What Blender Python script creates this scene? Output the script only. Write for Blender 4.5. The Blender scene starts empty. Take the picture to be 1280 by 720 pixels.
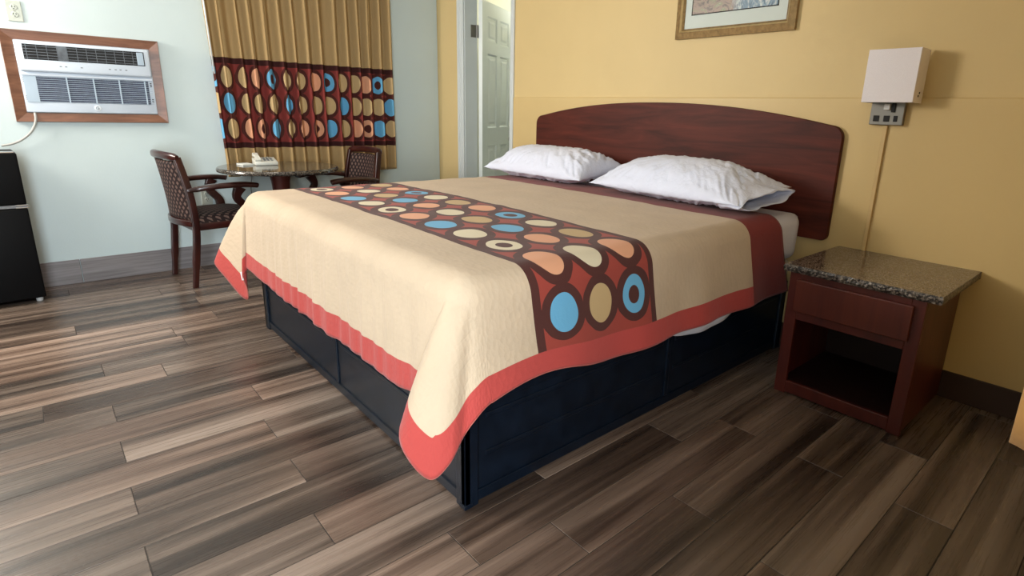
import bpy, bmesh, math, random
from mathutils import Vector, Matrix, noise
random.seed(7)
PI = math.pi
S = bpy.context.scene
COL = S.collection
R = math.radians

# ------------------------------------------------------------------ camera
cam_d = bpy.data.cameras.new('camera')
cam = bpy.data.objects.new('camera', cam_d)
COL.objects.link(cam)
right = Vector((0.66770277, 0.74388878, 0.02832828))
up = Vector((-0.2123621, 0.1538643, 0.96500161))
fwd = Vector((-0.71349516, 0.65035011, -0.26070941))
m = Matrix((right, up, -fwd)).transposed().to_4x4()
m.translation = Vector((4.7233, -2.9058, 1.1854))
cam.matrix_world = m
cam_d.sensor_width = 36.0
cam_d.lens = 36.0 * 703.38 / 1280
cam_d.shift_x = -(680.76 - 640) / 1280
cam_d.shift_y = (330.29 - 360) / 1280
cam_d.clip_start = 0.02
S.camera = cam

# ------------------------------------------------------------------ light
S.view_settings.view_transform = 'Standard'
S.view_settings.look = 'None'
S.view_settings.exposure = 0.16
S.view_settings.gamma = 1.0
S.view_settings.use_curve_mapping = False
W = bpy.data.worlds.new('daylight'); S.world = W
W.use_nodes = True
W.node_tree.nodes['Background'].inputs[0].default_value = (0.80, 0.90, 1.0, 1)
W.node_tree.nodes['Background'].inputs[1].default_value = 1.0


def area(name, loc, target, sx, sy, power, col, spread=180):
    l = bpy.data.lights.new(name, 'AREA'); l.shape = 'RECTANGLE'
    l.size = sx; l.size_y = sy; l.energy = power; l.color = col
    l.spread = R(spread)
    o = bpy.data.objects.new(name, l); COL.objects.link(o)
    o.location = loc
    d = Vector(target) - Vector(loc)
    o.rotation_euler = d.to_track_quat('-Z', 'Y').to_euler()
    return o


area('daylight_door', (5.45, -3.80, 1.25), (0.0, -2.6, 0.7), 1.3, 1.9, 185, (0.84, 0.94, 1.0))
area('daylight_window', (0.42, -4.15, 1.95), (3.6, -0.3, 1.1), 0.9, 0.8, 82, (1.0, 0.91, 0.82))
area('ceiling_fill', (1.5, -2.3, 2.42), (1.5, -2.3, 0.0), 0.6, 0.6, 8, (1.0, 0.90, 0.76))  # added fill from above for the headboard wall and bed top, no fixture
area('bathroom_light', (0.6, 1.3, 1.90), (0.4, 1.4, 2.5), 0.4, 0.4, 14, (1.0, 0.98, 0.86))

# ------------------------------------------------------------------ node helpers


class NT:
    def __init__(s, name):
        s.m = bpy.data.materials.new(name); s.m.use_nodes = True
        s.t = s.m.node_tree; s.n = s.t.nodes; s.l = s.t.links
        s.b = s.n['Principled BSDF']

    def new(s, t): return s.n.new(t)

    def put(s, sock, v):
        if isinstance(v, bpy.types.NodeSocket): s.l.new(v, sock)
        else:
            if sock.type == 'RGBA' and not isinstance(v, (int, float)) and len(v) == 3: v = (*v, 1)
            sock.default_value = v

    def math(s, op, a, b=None, c=None, clamp=False):
        n = s.new('ShaderNodeMath'); n.operation = op; n.use_clamp = clamp
        s.put(n.inputs[0], a)
        if b is not None: s.put(n.inputs[1], b)
        if c is not None: s.put(n.inputs[2], c)
        return n.outputs[0]

    def mix(s, f, a, b, blend='MIX'):
        n = s.new('ShaderNodeMix'); n.data_type = 'RGBA'; n.blend_type = blend
        s.put(n.inputs[0], f); s.put(n.inputs[6], a); s.put(n.inputs[7], b)
        return n.outputs[2]

    def noise(s, vec=None, scale=5, detail=2, rough=0.5, dist=0):
        n = s.new('ShaderNodeTexNoise')
        if vec is not None: s.l.new(vec, n.inputs['Vector'])
        n.inputs['Scale'].default_value = scale; n.inputs['Detail'].default_value = detail
        n.inputs['Roughness'].default_value = rough; n.inputs['Distortion'].default_value = dist
        return n.outputs['Fac']

    def vor(s, vec=None, scale=5, feat='F1', rnd=1.0):
        n = s.new('ShaderNodeTexVoronoi'); n.feature = feat
        if vec is not None: s.l.new(vec, n.inputs['Vector'])
        n.inputs['Scale'].default_value = scale; n.inputs['Randomness'].default_value = rnd
        return n

    def obj(s): return s.new('ShaderNodeTexCoord').outputs['Object']

    def mapv(s, vec, sc=(1, 1, 1), loc=(0, 0, 0), rot=(0, 0, 0)):
        n = s.new('ShaderNodeMapping'); s.l.new(vec, n.inputs[0])
        n.inputs['Scale'].default_value = sc; n.inputs['Location'].default_value = loc
        n.inputs['Rotation'].default_value = rot
        return n.outputs[0]

    def sep(s, vec):
        n = s.new('ShaderNodeSeparateXYZ'); s.l.new(vec, n.inputs[0]); return n.outputs

    def comb(s, x, y, z=0.0):
        n = s.new('ShaderNodeCombineXYZ')
        for i, v in enumerate((x, y, z)): s.put(n.inputs[i], v)
        return n.outputs[0]

    def attr(s, name):
        n = s.new('ShaderNodeAttribute'); n.attribute_name = name; return n

    def ramp(s, f, stops, interp='LINEAR'):
        n = s.new('ShaderNodeValToRGB'); s.l.new(f, n.inputs[0]); r = n.color_ramp
        r.interpolation = interp
        while len(r.elements) < len(stops): r.elements.new(0.5)
        for e, (p, c) in zip(r.elements, stops):
            e.position = p; e.color = (*c, 1) if len(c) == 3 else c
        return n.outputs[0]

    def bump(s, h, strength=0.3, dist=0.01):
        n = s.new('ShaderNodeBump'); n.inputs['Strength'].default_value = strength
        n.inputs['Distance'].default_value = dist; s.l.new(h, n.inputs['Height'])
        s.l.new(n.outputs[0], s.b.inputs['Normal'])

    def base(s, v): s.put(s.b.inputs['Base Color'], v)
    def rough(s, v): s.put(s.b.inputs['Roughness'], v)
    def spec(s, v): s.b.inputs['Specular IOR Level'].default_value = v


def srgb(r, g, b):
    f = lambda c: (c / 255 / 12.92) if c / 255 <= 0.04045 else ((c / 255 + 0.055) / 1.055) ** 2.4
    return (f(r), f(g), f(b))


def simple(name, col, rough=0.5, metal=0.0, spec=0.5, var=0.06, scale=8.0, bump=0.0, bscale=60):
    t = NT(name)
    n = t.noise(t.obj(), scale, 3)
    lo = tuple(c * (1 - var) for c in col); hi = tuple(min(1, c * (1 + var)) for c in col)
    t.base(t.ramp(n, [(0.3, lo), (0.7, hi)]))
    t.rough(rough); t.b.inputs['Metallic'].default_value = metal; t.spec(spec)
    if bump: t.bump(t.noise(t.obj(), bscale, 3), bump, 0.004)
    return t.m


# ------------------------------------------------------------------ mesh helpers

class MB:
    def __init__(s): s.bm = bmesh.new(); s.mi = 0

    def box(s, lo, hi, bev=0.0, seg=2, rot=None, piv=None):
        c = [(a + b) / 2 for a, b in zip(lo, hi)]; d = [abs(b - a) for a, b in zip(lo, hi)]
        r = bmesh.ops.create_cube(s.bm, size=1)
        vs = r['verts']
        bmesh.ops.scale(s.bm, vec=d, verts=vs)
        if bev:
            es = list({e for v in vs for e in v.link_edges})
            g = bmesh.ops.bevel(s.bm, geom=es, offset=bev, segments=seg, profile=0.5, affect='EDGES')
            vs = list({v for f in g['faces'] for v in f.verts} | {v for v in vs if v.is_valid})
            # gather the connected island
            seen = set(vs); st = list(vs)
            while st:
                v = st.pop()
                for e in v.link_edges:
                    o = e.other_vert(v)
                    if o not in seen: seen.add(o); st.append(o)
            vs = list(seen)
        bmesh.ops.translate(s.bm, vec=c, verts=vs)
        if rot is not None:
            bmesh.ops.rotate(s.bm, cent=piv or c, matrix=rot, verts=vs)
        s._mi(vs); return s

    def _mi(s, vs):
        if s.mi:
            for f in {f for v in vs for f in v.link_faces}: f.material_index = s.mi

    def sweep(s, pts, prof, closed=False, upv=None, scales=None, caps=True):
        """sweep a closed 2-D profile [(a,b)..] along pts"""
        pts = [Vector(p) for p in pts]; n = len(pts); rings = []
        prev = None
        for i, p in enumerate(pts):
            if closed: t = pts[(i + 1) % n] - pts[i - 1]
            else: t = pts[min(i + 1, n - 1)] - pts[max(i - 1, 0)]
            t.normalize()
            u = Vector(upv) if upv else (prev if prev is not None else (Vector((0, 0, 1)) if abs(t.z) < .9 else Vector((1, 0, 0))))
            a = t.cross(u)
            if a.length < 1e-5: a = t.cross(Vector((0.3, 1, 0.2)))
            a.normalize(); b = a.cross(t).normalized(); prev = b
            k = scales[i] if scales else 1.0
            kx, ky = k if isinstance(k, tuple) else (k, k)
            rings.append([s.bm.verts.new(p + a * (x * kx) + b * (y * ky)) for x, y in prof])
        q = len(prof); allv = [v for r_ in rings for v in r_]
        for i in range(n if closed else n - 1):
            A, B = rings[i], rings[(i + 1) % n]
            for j in range(q):
                s.bm.faces.new((A[j], A[(j + 1) % q], B[(j + 1) % q], B[j]))
        if not closed and caps:
            s.bm.faces.new(rings[0][::-1]); s.bm.faces.new(rings[-1])
        s._mi(allv); return s

    def tube(s, pts, r, k=10, scales=None, closed=False):
        prof = [(r * math.cos(2 * PI * i / k), r * math.sin(2 * PI * i / k)) for i in range(k)]
        return s.sweep(pts, prof, closed, None, scales)

    def lathe(s, prof, c=(0, 0), k=48):
        """prof [(r,z)] around a vertical axis"""
        rings = []
        for r_, z in prof:
            if r_ < 1e-6: rings.append([s.bm.verts.new((c[0], c[1], z))])
            else: rings.append([s.bm.verts.new((c[0] + r_ * math.cos(2 * PI * i / k), c[1] + r_ * math.sin(2 * PI * i / k), z)) for i in range(k)])
        for A, B in zip(rings, rings[1:]):
            for j in range(k):
                a = A[j % len(A)]; b = A[(j + 1) % len(A)]; c_ = B[(j + 1) % len(B)]; d = B[j % len(B)]
                vs = []
                for v in (a, b, c_, d):
                    if v not in vs: vs.append(v)
                if len(vs) > 2: s.bm.faces.new(vs)
        s._mi([v for r_ in rings for v in r_]); return s

    def grid(s, fn, nu, nv, flip=False):
        """fn(i,j)->xyz ; returns vertex table"""
        T = [[s.bm.verts.new(fn(i / nu, j / nv)) for j in range(nv + 1)] for i in range(nu + 1)]
        for i in range(nu):
            for j in range(nv):
                q = (T[i][j], T[i + 1][j], T[i + 1][j + 1], T[i][j + 1])
                s.bm.faces.new(q[::-1] if flip else q)
        return T

    def build(s, name, mats, parent=None, smooth=False, angle=None, origin=None):
        me = bpy.data.meshes.new(name)
        bmesh.ops.recalc_face_normals(s.bm, faces=s.bm.faces)
        if origin is not None:
            bmesh.ops.translate(s.bm, vec=(-origin[0], -origin[1], -origin[2]), verts=s.bm.verts)
        s.bm.to_mesh(me); s.bm.free()
        for mm in (mats if isinstance(mats, (list, tuple)) else [mats]): me.materials.append(mm)
        o = bpy.data.objects.new(name, me); COL.objects.link(o)
        if origin is not None: o.location = origin
        if parent is not None: o.parent = parent
        if smooth or angle:
            for p in me.polygons: p.use_smooth = True
            if angle:
                me.set_sharp_from_angle(angle=R(angle))
        return o


def thing(name, label, cat, loc=(0, 0, 0), rz=0.0, group=None):
    o = bpy.data.objects.new(name, None); COL.objects.link(o)
    o.location = loc; o.rotation_euler = (0, 0, rz); o.empty_display_size = 0.1
    o['label'] = label; o['category'] = cat
    if group: o['group'] = group
    return o


def tag(o, label, cat, group=None):
    o['label'] = label; o['category'] = cat
    if group: o['group'] = group
    return o


def struct(o):
    o['kind'] = 'structure'; return o


# ------------------------------------------------------------------ materials
def wall_mat(name, col, rough=0.55, var=0.03):
    t = NT(name)
    n = t.noise(t.obj(), 2.0, 4)
    t.base(t.ramp(n, [(0.3, tuple(c * (1 - var) for c in col)), (0.7, tuple(c * (1 + var) for c in col))]))
    t.rough(rough); t.spec(0.35)
    t.bump(t.noise(t.obj(), 90, 4), 0.12, 0.003)
    return t.m


M_white = wall_mat('white_paint', (0.60, 0.70, 0.71), 0.45)
M_yellow = wall_mat('yellow_paint', (0.66, 0.495, 0.235), 0.5)
M_yellow_low = wall_mat('yellow_wainscot_paint', (0.64, 0.47, 0.215), 0.42)
M_ceil = wall_mat('ceiling_paint', (0.72, 0.72, 0.68), 0.8)
M_trim = simple('white_trim_enamel', (0.62, 0.66, 0.66), 0.35, var=0.02)
M_door = simple('white_door_enamel', (0.68, 0.73, 0.72), 0.38, var=0.02)
M_bath = wall_mat('bathroom_cream_paint', (0.80, 0.79, 0.66), 0.6)
M_tile = simple('bathroom_grey_tile', (0.42, 0.46, 0.46), 0.25, var=0.05)
M_darkbase = simple('dark_stained_base', (0.045, 0.022, 0.016), 0.45)

# plank floor
t = NT('wood_look_plank_tile')
pa = t.attr('plank')                      # per plank random colour (x: seed, y: tone, z: warmth)
px = t.sep(pa.outputs['Vector'])
oc = t.sep(t.obj())
seedx = t.math('MULTIPLY', px[0], 37.0)
vec = t.comb(t.math('ADD', t.math('MULTIPLY', oc[0], 17.0), seedx), t.math('ADD', t.math('MULTIPLY', oc[1], 0.5), seedx), seedx)
streak = t.noise(vec, 1.0, 3, 0.55, 0.5)
vec2 = t.comb(t.math('ADD', t.math('MULTIPLY', oc[0], 9.0), seedx), t.math('ADD', t.math('MULTIPLY', oc[1], 0.7), seedx), seedx)
broad = t.noise(vec2, 1.0, 2, 0.5, 0.4)
vec3 = t.comb(t.math('MULTIPLY', oc[0], 150.0), t.math('MULTIPLY', oc[1], 4.0), seedx)
fine = t.noise(vec3, 1.0, 3, 0.6)
v = t.math('ADD', t.math('MULTIPLY', streak, 0.62), t.math('MULTIPLY', broad, 0.52))
v = t.math('ADD', v, t.math('MULTIPLY', t.math('SUBTRACT', fine, 0.5), 0.07))
v = t.math('MULTIPLY_ADD', v, 1.15, -0.085)
v = t.math('ADD', v, t.math('MULTIPLY', t.math('SUBTRACT', px[1], 0.62), 0.16))
c = t.ramp(v, [(0.36, (0.030, 0.021, 0.017)), (0.47, (0.068, 0.049, 0.038)), (0.58, (0.125, 0.092, 0.072)),
               (0.69, (0.205, 0.158, 0.126)), (0.84, (0.30, 0.24, 0.198))])
warm = t.mix(t.math('MULTIPLY', px[2], 0.7), (1, 1, 1), (1.12, 0.95, 0.88))
t.base(t.mix(1.0, c, warm, 'MULTIPLY'))
t.rough(t.math('MULTIPLY_ADD', fine, 0.10, 0.23)); t.spec(0.45)
t.bump(fine, 0.05, 0.002)
M_plank = t.m
M_grout = simple('dark_grout', (0.022, 0.017, 0.014), 0.8)

# baseboard of the same tile, greyer
t = NT('grey_plank_tile_base')
o_ = t.sep(t.obj())
n = t.noise(t.comb(t.math('MULTIPLY', o_[0], 3.0), t.math('MULTIPLY', o_[1], 2.0), t.math('MULTIPLY', o_[2], 45.0)), 1.0, 4, 0.6, 0.3)
t.base(t.ramp(n, [(0.3, (0.16, 0.142, 0.145)), (0.7, (0.30, 0.275, 0.28))])); t.rough(0.35)
M_base = t.m


def wood(name, dark, light, sc=(2, 2, 30), rough=0.35, dist=1.2, coat=0.0):
    t = NT(name)
    v = t.mapv(t.obj(), sc)
    n = t.noise(v, 1.0, 5, 0.6, dist)
    t.base(t.ramp(n, [(0.3, dark), (0.7, light)])); t.rough(rough)
    t.b.inputs['Coat Weight'].default_value = coat; t.b.inputs['Coat Roughness'].default_value = 0.15
    return t.m


M_headboard = wood('mahogany_laminate', (0.040, 0.007, 0.004), (0.115, 0.021, 0.011), (1.6, 6, 17), 0.5, 0.9)
M_headboard.node_tree.nodes['Principled BSDF'].inputs['Specular IOR Level'].default_value = 0.22
M_chairwood = wood('dark_mahogany', (0.013, 0.003, 0.0025), (0.050, 0.009, 0.006), (6, 6, 6), 0.28, 0.5, 0.25)
M_cherry = wood('cherry_stained_wood', (0.052, 0.0075, 0.006), (0.105, 0.018, 0.011), (12, 12, 2.2), 0.38, 0.6)
M_cherry_shaded = wood('cherry_shaded_inside', (0.012, 0.003, 0.003), (0.024, 0.006, 0.004), (8, 8, 2), 0.5, 0.6)  # cherry wood darkened: shade inside the nightstand put into the colour
M_acwood = wood('oak_red_moulding', (0.12, 0.046, 0.024), (0.25, 0.11, 0.060), (25, 3, 25), 0.38, 0.8)


def granite(name, cols, scale=220, rough=0.12):
    t = NT(name)
    a = t.vor(t.obj(), scale).outputs['Color']
    g = t.sep(a)
    n = t.noise(t.obj(), scale * 0.5, 3)
    f = t.math('ADD', t.math('MULTIPLY', g[0], 0.75), t.math('MULTIPLY', n, 0.35))
    t.base(t.ramp(f, cols, 'CONSTANT')); t.rough(rough)
    return t.m


M_granite = granite('brown_speckled_granite', [(0, (0.018, 0.014, 0.012)), (0.34, (0.10, 0.075, 0.055)), (0.55, (0.19, 0.145, 0.11)), (0.82, (0.34, 0.27, 0.21))], 260, 0.16)
M_granite_edge = granite('chipped_granite_edge', [(0, (0.012, 0.010, 0.010)), (0.42, (0.06, 0.05, 0.042)), (0.66, (0.16, 0.135, 0.115)), (0.90, (0.30, 0.27, 0.23))], 150, 0.35)
M_granite_t = granite('dark_table_granite', [(0, (0.015, 0.013, 0.012)), (0.4, (0.055, 0.045, 0.036)), (0.7, (0.13, 0.11, 0.09)), (0.9, (0.28, 0.25, 0.21))], 200, 0.07)
M_black = simple('black_painted_steel', (0.0035, 0.0070, 0.014), 0.30, var=0.3, scale=14, spec=0.26)
M_fridge = simple('black_appliance_shell', (0.003, 0.003, 0.0035), 0.5, var=0.1, spec=0.12)
M_fridgegap = simple('grey_door_gasket', (0.18, 0.18, 0.19), 0.4)
M_feet = simple('white_plastic_foot', (0.6, 0.6, 0.6), 0.5)
M_hole = simple('black_recess', (0.004, 0.004, 0.005), 0.7)
M_acplastic = simple('white_appliance_plastic', (0.62, 0.70, 0.80), 0.35, var=0.02)
M_acgrille = simple('grey_blue_grille', (0.40, 0.50, 0.60), 0.4, var=0.05)
M_acdark = simple('dark_blue_filter', (0.035, 0.045, 0.085), 0.6, var=0.3, scale=40)
M_acprint = simple('grey_button_print', (0.22, 0.26, 0.30), 0.5)
M_chrome = simple('chrome_metal', (0.6, 0.6, 0.62), 0.18, metal=1.0)
M_nickel = simple('brushed_nickel', (0.22, 0.21, 0.19), 0.42, metal=0.6)
M_outlet = simple('ivory_outlet_plate', (0.50, 0.54, 0.48), 0.35, var=0.03)
M_slot = simple('outlet_slot', (0.03, 0.03, 0.03), 0.6)
M_phone = simple('ivory_phone_plastic', (0.62, 0.62, 0.56), 0.35, var=0.02)
M_phone2 = simple('grey_phone_key', (0.16, 0.17, 0.17), 0.45)
M_cable = simple('beige_cable', (0.42, 0.42, 0.40), 0.5)
M_conduit = simple('tan_raceway', (0.60, 0.42, 0.185), 0.45)
M_gold = simple('antique_gold_moulding', (0.30, 0.19, 0.075), 0.38, metal=0.35, var=0.25, scale=50)
M_goldb = simple('bright_gold_lip', (0.62, 0.46, 0.22), 0.3, metal=0.4, var=0.1, scale=50)
M_mat = simple('pale_mat_board', (0.60, 0.66, 0.62), 0.7, var=0.02)


def cloth(name, col, var=0.05, weave=900, strength=0.15, rough=0.9, wr=0.0, wrs=9):
    t = NT(name)
    n = t.noise(t.obj(), 4.0, 4)
    t.base(t.ramp(n, [(0.3, tuple(c * (1 - var) for c in col)), (0.7, tuple(c * (1 + var) for c in col))]))
    t.rough(rough); t.spec(0.2)
    b = t.noise(t.obj(), weave, 2)
    if wr:
        w = t.noise(t.obj(), wrs, 5, 0.6, 1.5)
        b = t.math('ADD', t.math('MULTIPLY', b, 0.1), t.math('MULTIPLY', w, wr))
    t.bump(b, strength, 0.01)
    t.b.inputs['Sheen Weight'].default_value = 0.15
    return t.m


M_sheet = cloth('white_cotton', (0.66, 0.66, 0.76), 0.02, 700, 0.35, 0.85, 1.0, 14)
M_pillow = cloth('white_pillowcase', (0.72, 0.75, 0.88), 0.02, 700, 0.55, 0.85, 1.0, 22)
M_box = cloth('cream_ticking', (0.50, 0.45, 0.35), 0.05)

# shared circle pattern
C_RED = (0.30, 0.048, 0.034); C_BRN = (0.072, 0.020, 0.016)
C_TAN = (0.50, 0.35, 0.175); C_PCH = (0.69, 0.34, 0.20); C_BLU = (0.13, 0.38, 0.60); C_IVO = (0.66, 0.58, 0.42)


def pattern(t, along, across, sp_a, sp_c, cols, rings, ra=0.070, rc=0.056, oa=0.101, oc_=0.088, red=C_RED):
    """three rows of ringed ovals; along / across measured from the first oval's middle, across 0..3 rows"""
    wob = t.noise(t.comb(along, across, 0.0), 9.0, 1)
    wob = t.math('MULTIPLY', t.math('SUBTRACT', wob, 0.5), 0.22)
    ia = t.math('FLOOR', t.math('ADD', t.math('DIVIDE', along, sp_a), 0.5))
    ia = t.math('MAXIMUM', ia, 0.0)
    ic = t.math('FLOOR', t.math('ADD', t.math('DIVIDE', across, sp_c), 0.5))
    icc = t.math('MINIMUM', t.math('MAXIMUM', ic, 0.0), 2.0)
    la = t.math('SUBTRACT', along, t.math('MULTIPLY', ia, sp_a))
    lc = t.math('SUBTRACT', across, t.math('MULTIPLY', icc, sp_c))

    def ell(a, b):
        x = t.math('DIVIDE', la, a); y = t.math('DIVIDE', lc, b)
        return t.math('ADD', t.math('SQRT', t.math('ADD', t.math('MULTIPLY', x, x), t.math('MULTIPLY', y, y))), wob)
    k = t.math('ADD', t.math('MULTIPLY', icc, 4.0), t.math('FLOORED_MODULO', ia, 4.0))
    k = t.math('DIVIDE', t.math('ADD', k, 0.5), 12.0)
    fill = t.ramp(k, [(i / 12, c) for i, c in enumerate(cols)], 'CONSTANT')
    ringf = t.ramp(k, [(i / 12, (r_, r_, r_)) for i, r_ in enumerate(rings)], 'CONSTANT')
    inn = t.math('LESS_THAN', ell(ra, rc), 1.0)
    hole = t.math('MULTIPLY', t.math('LESS_THAN', ell(ra * 0.48, rc * 0.48), 1.0), ringf)
    out = t.math('LESS_THAN', ell(oa, oc_), 1.0)
    c = t.mix(out, red, C_BRN)
    c = t.mix(inn, c, fill)
    c = t.mix(hole, c, C_BRN)
    return c


# bedspread
t = NT('printed_bedspread_cloth')
fu = t.attr('fu').outputs['Fac']; fv = t.attr('fv').outputs['Fac']; fe = t.attr('fe').outputs['Fac']
CREAM = (0.54, 0.420, 0.300)
wv = t.noise(t.comb(fu, fv, 0), 5, 3)
cream = t.ramp(wv, [(0.3, tuple(c * .95 for c in CREAM)), (0.7, tuple(min(1, c * 1.04) for c in CREAM))])
al = t.math('SUBTRACT', 3.672, fu)
ac = t.math('SUBTRACT', fv, -1.775)
pc = pattern(t, al, ac, 0.197, 0.170,
             [C_BLU, C_PCH, C_IVO, C_IVO, C_TAN, C_IVO, C_PCH, C_BLU, C_BLU, C_PCH, C_TAN, C_IVO],
             [0, 0, 1, 0, 0, 0, 0, 0, 1, 0, 0, 0])
runner = t.math('MULTIPLY', t.math('GREATER_THAN', fv, -1.888), t.math('LESS_THAN', fv, -1.322))
rin = t.math('MULTIPLY', t.math('GREATER_THAN', fv, -1.858), t.math('LESS_THAN', fv, -1.350))
c = t.mix(runner, cream, t.mix(rin, C_BRN, pc))
headb = t.math('GREATER_THAN', fv, -0.640)
c = t.mix(headb, c, (0.20, 0.024, 0.020))
HEM = (0.43, 0.058, 0.050)
hem = t.math('MULTIPLY', t.math('LESS_THAN', fe, 0.093), t.math('SUBTRACT', 1.0, headb))
c = t.mix(hem, c, HEM)
t.base(c); t.rough(0.82); t.spec(0.25)
t.b.inputs['Sheen Weight'].default_value = 0.1
quilt = t.vor(t.comb(fu, t.math('MULTIPLY', fv, 1.5), 0), 40, 'F1', 0.7).outputs['Distance']
wr = t.noise(t.comb(t.math('MULTIPLY', fu, 1.0), t.math('MULTIPLY', fv, 1.0), 0), 30, 4, 0.6, 0.8)
seam = t.math('LESS_THAN', t.math('ABSOLUTE', t.math('SUBTRACT', fe, 0.093)), 0.0025)
cr = t.math('SUBTRACT', 1.0, t.math('MAXIMUM', runner, t.math('GREATER_THAN', fv, -0.640)))
h = t.math('ADD', t.math('MULTIPLY', t.math('MULTIPLY', quilt, cr), 0.50), t.math('MULTIPLY', wr, 0.45))
footm = t.math('LESS_THAN', fv, -2.09)
vw = t.noise(t.comb(t.math('MULTIPLY', fu, 55.0), t.math('MULTIPLY', fv, 5.0), 0), 1.0, 3, 0.6, 0.6)
h = t.math('ADD', h, t.math('MULTIPLY', t.math('MULTIPLY', vw, footm), 0.75))
h = t.math('SUBTRACT', h, t.math('MULTIPLY', seam, 0.5))
t.bump(h, 0.42, 0.006)
M_spread = t.m

# curtain
t = NT('printed_curtain_cloth')
fu = t.attr('fu').outputs['Fac']; z = t.sep(t.obj())[2]
cc = (0.40, 0.27, 0.125)
pc = pattern(t, fu, t.math('SUBTRACT', 1.365, z), 0.205, 0.180,
             [C_BLU, C_TAN, C_TAN, C_PCH, C_TAN, C_BLU, C_TAN, C_TAN, C_BLU, C_TAN, C_PCH, C_PCH],
             [1, 0, 0, 0, 0, 0, 0, 0, 0, 0, 0, 1], 0.070, 0.071, 0.096, 0.097, red=(0.20, 0.035, 0.030))
band = t.math('MULTIPLY', t.math('GREATER_THAN', z, 0.865), t.math('LESS_THAN', z, 1.497))
binn = t.math('MULTIPLY', t.math('GREATER_THAN', z, 0.905), t.math('LESS_THAN', z, 1.457))
c = t.mix(band, cc, t.mix(binn, (0.045, 0.013, 0.012), pc))
t.base(c); t.rough(0.85); t.spec(0.15)
t.bump(t.noise(t.obj(), 600, 2), 0.1, 0.003)
M_curtain = t.m
M_curtain2 = cloth('gold_curtain_cloth', (0.56, 0.31, 0.105), 0.05)

# lattice upholstery of the chairs
t = NT('diamond_lattice_upholstery')
uvn = t.new('ShaderNodeUVMap'); uvn.uv_map = 'UVMap'
s_ = t.sep(uvn.outputs[0])
a = t.math('ADD', t.math('MULTIPLY', s_[0], 1.45), s_[1]); b = t.math('SUBTRACT', t.math('MULTIPLY', s_[0], 1.45), s_[1])


def tri(x):
    return t.math('ABSOLUTE', t.math('SUBTRACT', t.math('FRACT', t.math('MULTIPLY', x, 19.0)), 0.5))


dmin = t.math('MAXIMUM', tri(a), tri(b))
f = t.math('GREATER_THAN', dmin, 0.27)
t.base(t.mix(f, (0.13, 0.080, 0.066), (0.013, 0.005, 0.005))); t.rough(0.75); t.spec(0.3)
t.bump(dmin, 0.3, 0.003)
M_lattice = t.m

# art print: loose foliage and sea colours
t = NT('landscape_print')
o_ = t.obj()
n1 = t.noise(t.mapv(o_, (9, 9, 12)), 1.0, 6, 0.65, 1.8)
n2 = t.noise(t.mapv(o_, (14, 14, 6), (3, 1, 2)), 1.0, 4, 0.6, 2.5)
c1 = t.ramp(n1, [(0.30, (0.02, 0.02, 0.018)), (0.42, (0.10, 0.075, 0.05)), (0.50, (0.26, 0.17, 0.13)), (0.58, (0.17, 0.19, 0.09)), (0.7, (0.45, 0.42, 0.33))])
c2 = t.ramp(n2, [(0.35, (0.03, 0.08, 0.13)), (0.5, (0.10, 0.20, 0.28)), (0.62, (0.42, 0.48, 0.46))])
xs = t.sep(o_)[0]
t.base(t.mix(t.math('MULTIPLY', t.math('SUBTRACT', t.math('ADD', xs, t.math('MULTIPLY', n2, 0.2)), 0.08), 14.0, clamp=True), c1, c2))
t.rough(0.35)
M_print = t.m
# frosted shade / glass
t = NT('white_linen_shade')
t.base(t.ramp(t.noise(t.mapv(t.obj(), (400, 400, 400)), 1, 2), [(0.3, (0.80, 0.76, 0.80)), (0.7, (0.86, 0.82, 0.86))])); t.rough(0.8)
M_shade = t.m
t = NT('daylit_window_pane')
t.base((0.8, 0.95, 1.0)); t.b.inputs['Emission Color'].default_value = (0.72, 0.95, 1.0, 1)
t.b.inputs['Emission Strength'].default_value = 1.0; t.rough(0.3)
M_pane = t.m

# ------------------------------------------------------------------ room shell
X1, YF, H = 4.80, -4.75, 2.50


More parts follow.
